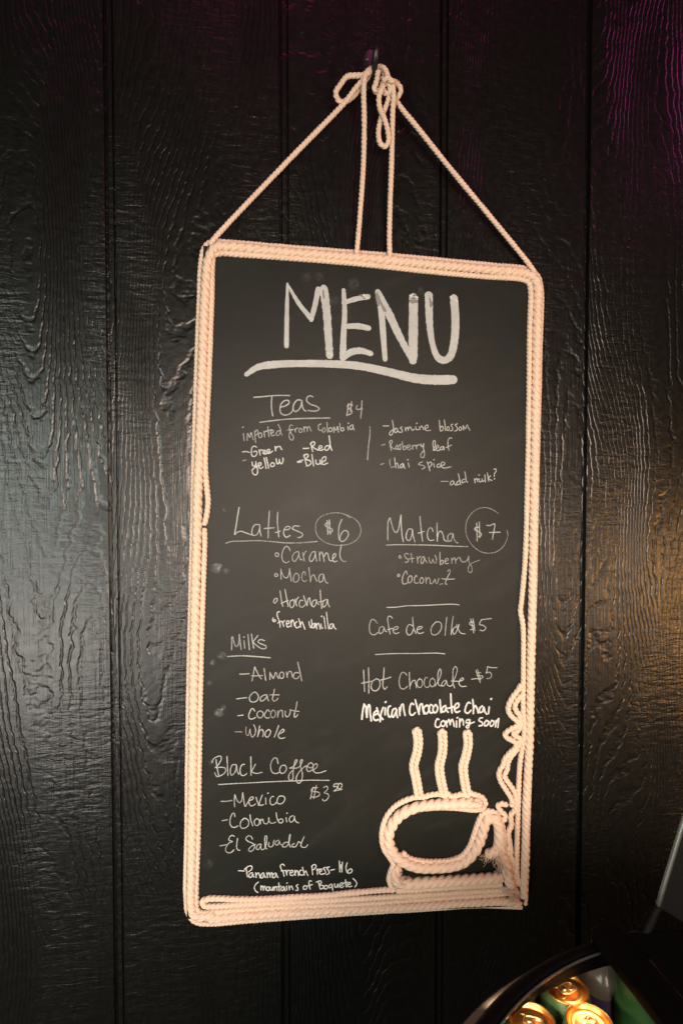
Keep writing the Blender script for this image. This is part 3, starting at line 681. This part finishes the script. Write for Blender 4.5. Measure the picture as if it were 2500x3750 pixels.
A('bold line Mexican chocolate chai', 'I', '65,460 50,540 42,620/65,462 85,490 88,540 95,600/95,600 100,520 115,465 125,480 130,560 142,638/168,580 205,560 215,535 195,530 170,560 165,610 185,632 215,625/200,500 220,570 265,622/268,495 245,560 235,645/290,500 288,572/294,438/345,480 325,490 318,560 335,597 362,580/400,505 375,515 360,570 375,600 400,550 412,512 410,560 420,602/440,500 445,580/445,545 465,467 478,460 487,520 500,580/592,465 572,450 550,500 555,567 580,577 608,550/608,415 625,480 650,567/650,540 660,470 677,455 690,520 700,562/730,475 705,490 700,540 725,562 750,530 747,480 728,470/790,475 772,465 756,505 768,552 792,550/820,470 798,500 805,547 830,547 847,500 828,465/870,415 875,480 882,550/930,475 900,495 893,540 920,537 938,490 942,530 957,545/985,352 990,450 998,552/960,505 1030,485/1030,510 1070,485 1065,450 1040,460 1023,510 1045,547 1080,535/1192,450 1175,440 1148,480 1138,540 1165,557 1200,525/1218,412 1225,490 1225,560/1225,520 1245,475 1262,500 1277,552/1320,480 1295,500 1290,545 1320,542 1335,490 1347,540 1367,567/1393,490 1385,560/1414,405', 6.6, 'bold')
A('bold line coming soon', 'I', '860,625 845,615 823,655 825,697 855,707 880,680/905,635 883,655 888,692 910,697 927,660 908,635/935,640 945,700/945,660 965,622 980,680/980,660 1000,622 1012,650 1022,697/1045,640 1045,705/1055,605/1080,615 1078,702/1080,660 1105,617 1117,640 1120,682/1185,625 1155,630 1148,657 1180,657 1190,625 1180,690 1165,717 1148,700 1180,675 1235,650/1322,605 1295,610 1285,635 1317,655 1322,682 1285,692/1365,635 1343,660 1350,692 1375,682 1387,645 1363,632/1425,635 1403,660 1410,697 1435,682 1444,645 1420,633/1465,635 1460,702/1462,670 1495,610 1490,660 1485,707', 5.8, 'bold')
A('heading Black Coffee', 'J', '95,95 105,180 125,275/50,125 70,85 115,60 145,58 152,90 120,150 85,185/85,185 150,180 195,190 202,225 160,265 105,282 80,240/215,60 220,160 227,272/315,150 275,155 253,210 265,267 300,240 318,180 320,155 327,215 345,257/408,150 385,150 360,200 370,262 400,272 432,250/478,65 480,170 480,268/530,145 500,200 485,225 515,242 550,247 600,235/778,138 765,85 740,75 705,120 696,180 715,235 750,250 792,235/850,155 815,165 796,215 815,247 850,237 872,190 853,155/905,190 960,160 985,110 985,97 970,102 955,160 942,250 940,310 915,327 895,300 900,260 932,220/905,190 1000,182 1040,130 1045,97 1027,105 1030,180 1047,260 1035,330 1005,357 980,330 980,290 1005,240 1040,200 1080,165/1080,165 1150,185 1165,150 1140,130 1110,150 1093,190 1110,227 1140,217 1195,190 1212,160 1200,140 1175,155 1163,200 1185,237 1230,242 1305,218', 4.2)
A(None, 'J', '122,370 300,360 500,350 750,337 950,330 1150,322 1342,325', 4.0)
A('price of the black coffee', 'J', '1165,400 1150,460 1135,528/1200,380 1185,450 1172,525/1212,405 1160,410 1145,440 1222,455 1237,480 1200,507 1140,507/1280,405 1310,388 1327,410 1305,445 1285,460 1327,475 1337,500 1310,542 1280,550 1268,530/1435,360 1398,365/1398,365 1392,395 1422,390 1432,410 1405,432/1445,365 1440,412 1465,417 1482,380 1470,355 1443,365/1390,442 1485,424', 4.0)
A(None, 'K', '80,218 160,218 240,205/282,120 275,200 280,300/282,125 310,195 345,237 375,220 390,160 398,90/398,90 410,180 435,295 460,255 485,212/490,210 545,185 552,155 515,160 488,215 510,282 545,282 587,255/595,160 620,240 660,277 705,268/685,128 660,190 630,282/735,170 738,262/768,98/855,150 825,150 798,200 815,267 855,267 892,235/975,140 935,145 910,180 903,235 935,257 985,242 1017,190 1005,150 968,138', 4.0)
A(None, 'K', '95,505 170,490/285,445 270,395 250,395 215,470 210,540 235,592 280,602 328,578/420,470 380,500 360,560 380,612 430,612 475,580 487,520 460,480 415,468 400,490/505,415 515,490 545,578/600,475 572,500 576,560 615,577 642,540 635,490 598,472/655,480 660,550/660,510 690,480 707,532 745,552 775,520 780,460/780,460 790,522 830,542 882,525/890,385 900,460 930,530/925,500 960,475 987,490 985,525 955,537 930,528/1035,460 1045,522/1048,393/1135,430 1095,450 1083,500 1110,527 1150,490 1157,430 1162,480 1190,525 1220,535', 4.0)
A(None, 'K', '65,875 160,855/275,735 240,718 205,745 195,790 250,810 200,830 155,890 148,945 190,977 240,962 270,930/322,765 312,830 308,900 330,937 355,938/540,775 520,735 475,728 443,770 480,810 550,840 574,880 550,935 510,957 483,935 520,885 585,850/655,845 615,865 598,920 630,927 660,880 667,845 662,890 682,932 720,910 750,800 747,725 730,728 723,820 735,907 755,917/785,825 778,870 805,892 840,872 852,815 862,790/925,790 885,810 878,855 915,857 937,800 942,840 972,860/1065,820 1010,830 983,882 1020,892 1060,860 1090,770 1094,700 1080,750 1078,840 1100,892/1155,840 1125,860 1128,887 1170,887 1200,850 1217,810 1245,828/1300,740 1265,820 1253,872 1290,897 1330,887 1352,855', 4.0)
A('small line Panama french Press', 'L', '45,160 115,165/140,135 145,180 155,235/118,145 165,108 205,105 207,140 165,177/215,185 185,195 173,235 200,242 220,195 224,225 237,240/255,185 262,245/262,215 285,185 302,215 307,245/350,185 325,205 318,250 345,242 355,195 362,225 377,245/390,185 400,245/400,215 415,182 427,210 432,240/432,215 450,182 460,210 462,242/500,190 470,205 460,245 490,242 505,195 512,220 527,245/605,100 585,82 558,95 565,140 590,180 602,230/565,165 620,160/625,155 635,215/632,187 650,157 668,160/675,190 705,180 700,155 680,165 673,205 700,222 722,205/730,155 738,220/738,190 755,157 772,185 777,222/815,155 795,160 788,200 815,217 842,205/825,120 838,170 850,215/848,190 865,162 877,190 892,222/940,105 945,160 950,210/935,110 970,85 992,105 975,137 945,155/1000,140 1008,207/1005,172 1020,142 1035,145/1035,177 1062,160 1055,140 1037,150 1033,190 1060,207 1077,195/1108,120 1080,130 1100,160 1107,190 1078,202/1155,115 1120,125 1140,155 1152,190 1118,210/1170,155 1215,145/1275,45 1277,110 1280,175/1312,55 1308,110 1305,178/1310,90 1285,95 1297,115 1307,125 1278,132/1370,65 1356,120 1370,182 1400,192 1432,165 1415,138 1385,155 1373,180', 3.7, 'bold')
A('small line mountains of Boquete', 'L', '288,300 258,325 238,365 252,405 280,428/318,345 320,400/320,370 335,347 347,370 350,400/350,368 365,347 374,370 380,395/395,360 383,385 400,407 422,390 412,360 393,360/430,360 432,390 448,402 460,385 463,355 467,400/480,355 483,400/483,375 505,352 514,380 517,402/535,310 540,360 543,408/525,360 565,350/595,355 570,370 566,400 590,402 602,360 607,387 617,405/632,350 636,397/638,312/660,345 668,395/666,372 690,347 702,370 710,392/770,330 747,345 767,370 765,402 743,400/850,345 833,365 845,390 877,380 877,350 848,345/935,290 912,285 903,310 910,350 918,387/890,350 945,330/1020,300 1030,340 1042,385/995,300 1040,285 1057,305 1035,335 1077,345 1082,370 1045,387/1105,340 1088,365 1105,387 1132,370 1127,345 1103,340/1175,325 1148,345 1155,372 1182,355 1187,325 1190,370 1197,405/1215,320 1225,362 1245,362 1255,320 1264,362/1280,345 1317,330 1310,310 1285,320 1278,350 1305,367 1327,350/1350,270 1352,320 1362,362/1325,315 1375,300/1375,335 1412,320 1405,303 1380,315 1373,345 1400,357 1427,350/1440,255 1470,285 1487,320 1465,360', 3.7, 'bold')

# ------------------------------------------------------------------ the hook
hook = empty('wall_hook', tuple(on_wall(1355, 240, 0.0)))
tag(hook, 'black iron coat hook screwed to the siding with the rope bow hung on it', 'hook')
c = on_wall(1358, 240, 0.003); t0 = on_wall(1358, 182, .003); b0 = on_wall(1358, 330, .003)
mb = MB()
n = 48
hh = (t0[2] - b0[2]) / 2; cz = (t0[2] + b0[2]) / 2
ring = [(c[0] + .0165 * math.copysign(abs(math.cos(a)) ** .8, math.cos(a)), cz + hh * math.copysign(abs(math.sin(a)) ** .8, math.sin(a))) for a in np.linspace(0, 2 * math.pi, n, endpoint=False)]
v = [(p[0], -.0002, p[1]) for p in ring] + [(p[0], -.0035, p[1]) for p in ring] + [(c[0] + (p[0] - c[0]) * .86, -.0052, cz + (p[1] - cz) * .95) for p in ring]
f = [(i, (i + 1) % n, n + (i + 1) % n, n + i) for i in range(n)] + [(n + i, n + (i + 1) % n, 2 * n + (i + 1) % n, 2 * n + i) for i in range(n)] + [tuple(range(2 * n, 3 * n))]
mb.add(v, f)
plate = mb.build('back_plate', M['iron']); adopt(plate, hook)
sc = on_wall(1344, 216, .005)
mb = MB(); mb.lathe([(0.0, .0026), (.0022, .0022), (.0036, .0010), (.0041, 0.0)], 24)
mb.v = [(sc[0] + p[0], -.0052 - p[2], sc[2] + p[1]) for p in mb.v]
mb.f = [q[::-1] for q in mb.f]
screw = mb.build('screw', M['lip']); screw.parent = plate
mb = MB()
arm = [on_wall(1364, 335, .004), on_wall(1367, 322, .014), on_wall(1369, 300, .030), on_wall(1370, 270, .046), on_wall(1372, 235, .058), on_wall(1375, 205, .066), on_wall(1377, 182, .070), on_wall(1377, 174, .071)]
P, _ = smooth_path(arm, .0015)
mb.tube(P, np.interp(np.linspace(0, 1, len(P)), [0, .1, .5, .85, .96, 1], [.0065, .0050, .0046, .0062, .0058, .0025]), 20)
adopt(mb.build('hook_arm', M['iron']), hook)

# ------------------------------------------------------------------ the barrel cooler at the lower right
CX, CY, CZ, RI = 0.536, -0.804, 0.84, 0.398
cooler = empty('barrel_cooler', (CX, CY, 0.0))
tag(cooler, 'round black barrel cooler with open lid holding drink cans, below the menu', 'drinks cooler')
def cpart(mb, name, mat, **kw):
    o = mb.build(name, mat, **kw); adopt(o, cooler); return o
mb = MB(); mb.lathe([(.422, CZ - .020), (.424, CZ - .04), (.468, CZ - .05), (.470, .45), (.450, .10), (.36, .02), (0.0, .02)], 96, c=(CX, CY, 0))
cpart(mb, 'barrel', M['dark'])
mb = MB(); mb.lathe([(.420, CZ - .016), (.462, CZ - .045), (.462, .62), (.456, .60), (0.0, .60)], 96, c=(CX, CY, 0)); mb.f = [q[::-1] for q in mb.f]
cpart(mb, 'liner', M['liner'])
mb = MB()
mb.lathe([(RI + .004, CZ + .002), (RI + .012, CZ + .006), (.420, CZ + .004), (.428, CZ - .004), (.430, CZ - .020), (.427, CZ - .038), (.4235, CZ - .038), (.4225, CZ - .012), (RI + .012, CZ - .008)], 128, c=(CX, CY, 0), closed=True)
cpart(mb, 'collar', M['dark'])
mb = MB(); mb.lathe([(RI + .0045, CZ + .0040), (RI + .0034, CZ + .0046), (RI + .0028, CZ + .0036), (RI + .0028, CZ + .0010), (RI + .0045, CZ + .0005)], 160, c=(CX, CY, 0), closed=True)
cpart(mb, 'inner_lip', M['lip'])
# the fixed bar across the top and the closed half of the lid
mb = MB(); mb.box((0.455, CY - .40, CZ + .006), (0.498, -0.392, CZ + .030))
cpart(mb, 'centre_bar', M['dark'], bevel=.007, smooth=True)
mb = MB()
prof = [(0.0, .028), (.12, .027), (.25, .024), (.258, .030), (.27, .030), (.278, .022), (.36, .016), (.392, .008), (.392, -.004), (0.0, -.004)]
a = math.acos((0.499 - CX) / .392)
nn = 60
v = []; 
for i in range(nn + 1):
    for j in range(9):
        q = j / 8.0
        an = -a + 2 * a * i / nn
        ex = CX + .392 * math.cos(an); ey = CY + .392 * math.sin(an)
        bx = .4965
        x = bx + (ex - bx) * q
        bulge = .022 * math.sqrt(max(0, 1 - q * q)) + .006
        if j in (3, 4): bulge += .004
        v.append((x, ey, CZ + bulge))
f = [(i * 9 + j, i * 9 + j + 1, (i + 1) * 9 + j + 1, (i + 1) * 9 + j) for i in range(nn) for j in range(8)]
mb.add(v, f)
cpart(mb, 'closed_lid', M['dark'])
e0 = on_wall(2406, 3316, .41); e1 = on_wall(2515, 2960, .43)
e1 = e0 + (e1 - e0) * 1.7
mb = MB()
hb = on_wall(2350, 3428, .41)
P = np.array([hb + (e0 - hb) * k for k in np.linspace(0, 1, 9)])
mb.tube(P, np.linspace(.0085, .0060, 9), 20)
cpart(mb, 'hinge', M['dark'])
# the raised half: smoked acrylic with a bright edge rod
dn = np.array([.09, -.30, 0.02])
mb = MB()
th = np.array([.002, .0004, 0])
q = [e0, e0 + dn, e1 + dn, e1]
mb.add([p - th for p in q] + [p + th for p in q], [(0, 1, 2, 3), (7, 6, 5, 4), (0, 4, 5, 1), (1, 5, 6, 2), (2, 6, 7, 3), (3, 7, 4, 0)])
pane = cpart(mb, 'raised_lid', M['smoke'], smooth=False)
mb = MB(); mb.tube([e0 + (e1 - e0) * k for k in np.linspace(0, 1, 12)], .0032, 14)
rod = mb.build('edge_rod', M['steel']); rod.parent = pane

# ------------------------------------------------------------------ cans
def can_meshes():
    body = MB().lathe([(.0, .001), (.022, .003), (.0255, 0.0), (.0285, .006), (.0325, .016), (.0331, .03), (.0331, .098), (.0322, .106), (.0300, .1135), (.0275, .1185), (.0268, .1202)], 64)
    lid = MB().lathe([(.0265, .1195), (.0283, .1205), (.0288, .1218), (.0280, .1228), (.0268, .1222), (.0258, .1205), (.0250, .1172), (.0238, .1162), (.0226, .1172), (.0214, .1186), (.0200, .1190), (.0165, .1186), (.0160, .1182), (.0, .1182)], 64)
    return body, lid
def add_tab(ang):
    mb = MB()
    n = 40
    def oval(k, a, b, cx): return [(cx + a * math.copysign(abs(math.cos(t)) ** .75, math.cos(t)) * k, b * math.copysign(abs(math.sin(t)) ** .75, math.sin(t)) * k) for t in np.linspace(0, 2 * math.pi, n, endpoint=False)]
    out = oval(1, .0122, .0078, -.002)
    for (hw, zc, r) in ((out, .1203, .0011),):
        P = np.array([(p[0], p[1], zc) for p in hw + hw[:1]])
        mb.tube(P, r, 8, caps=False)
    inn = oval(1, .0050, .0050, -.0068)
    mb.tube(np.array([(p[0], p[1], .1203) for p in inn + inn[:1]]), .0010, 8, caps=False)
    # web and rivet
    mb.add([(p[0], p[1], .1204) for p in [(.0, -.0066), (.0088, -.0058), (.0098, 0), (.0088, .0058), (.0, .0066)]], [(0, 1, 2, 3, 4)])
    mb.lathe([(.0, .1216), (.0024, .1214), (.0030, .1206), (.0030, .1190)], 20, c=(.0035, 0, 0))
    ca, sa = math.cos(ang), math.sin(ang)
    mb.v = [(p[0] * ca - p[1] * sa, p[0] * sa + p[1] * ca, p[2]) for p in mb.v]
    return mb
def mouth(ang):
    mb = MB()
    P = np.array([(.0125 + .0078 * math.cos(t), .0095 * math.sin(t), .1183) for t in np.linspace(0, 2 * math.pi, 41)])
    mb.tube(P, .0007, 6, caps=False)
    ca, sa = math.cos(ang), math.sin(ang)
    mb.v = [(p[0] * ca - p[1] * sa, p[0] * sa + p[1] * ca, p[2]) for p in mb.v]
    return mb

def make_can(label, body_mat, lid_mat, tab_mat, loc, ang, group):
    t = empty('drink_can', loc)
    tag(t, label, 'can', group)
    b, l = can_meshes()
    b.build('can_body', body_mat, t)
    lo = l.build('can_lid', lid_mat, t, angle=40)
    add_tab(ang).build('pull_tab', tab_mat, lo)
    mouth(ang).build('score_line', lid_mat, lo)
    return t
ZL = 0.785
G = 'green drink cans standing in the cooler'
def can_at(px, py, z=ZL):
    p = on_level(px, py, z); return (p[0], p[1], z - .1215)
make_can('green can with orange gold lid, farthest back of the three beside the cooler rim', M['green'], M['gold'], M['tab'], can_at(2072, 3617), math.radians(-165), G)
make_can('green can with orange gold lid, at the lower edge nearest the centre bar', M['green'], M['gold'], M['tab'], can_at(2156, 3744), math.radians(-150), G)
make_can('green can with orange gold lid, farthest left against the cooler lip', M['green'], M['gold'], M['tab'], can_at(1947, 3738), math.radians(150), G)
p = on_level(2350, 3600, 0.80)
make_can('bright green can half hidden under the centre bar', plain('bright_green_paint', (0.035, 0.11, 0.03), .4, .1, .7, 45.0), M['gold'], M['tab'], (p[0], p[1], 0.815 - .1215), 0.0, G)
# a clear bottle with a violet label farther back
p = on_level(2205, 3560, 0.775)
t = empty('plastic_bottle', (p[0], p[1], 0.62)); tag(t, 'clear plastic bottle with a violet label behind the green cans', 'bottle')
mb = MB().lathe([(.0, .0), (.026, .0), (.030, .006), (.030, .03), (.0285, .034), (.030, .038), (.030, .07), (.0285, .074), (.030, .078), (.030, .14), (.028, .155), (.018, .172), (.014, .176), (.014, .186), (.0, .186)], 48)
mb.build('bottle_body', M['clear'], t)
mb = MB().lathe([(.0, .200), (.0145, .200), (.0155, .198), (.0155, .1865), (.0, .1865)], 32); mb.build('bottle_cap', M['purple'], t)
mb = MB().lathe([(.0306, .075), (.0309, .078), (.0309, .135), (.0306, .138)], 24, math.radians(195), math.radians(262)); mb.build('bottle_label', M['purple'], t)

# the lamp that lights the cooler from inside, under the collar
area('cooler_lamp', (0.311, -0.464, CZ - 0.012), (0.40, -.43, .72), .10, .015, 0.19, (1.0, 0.78, 0.52), 80)
area('cooler_lamp', (0.428, -0.399, CZ - 0.014), (0.41, -.43, .70), .06, .015, 0.032, (1.0, 0.80, 0.55), 80)
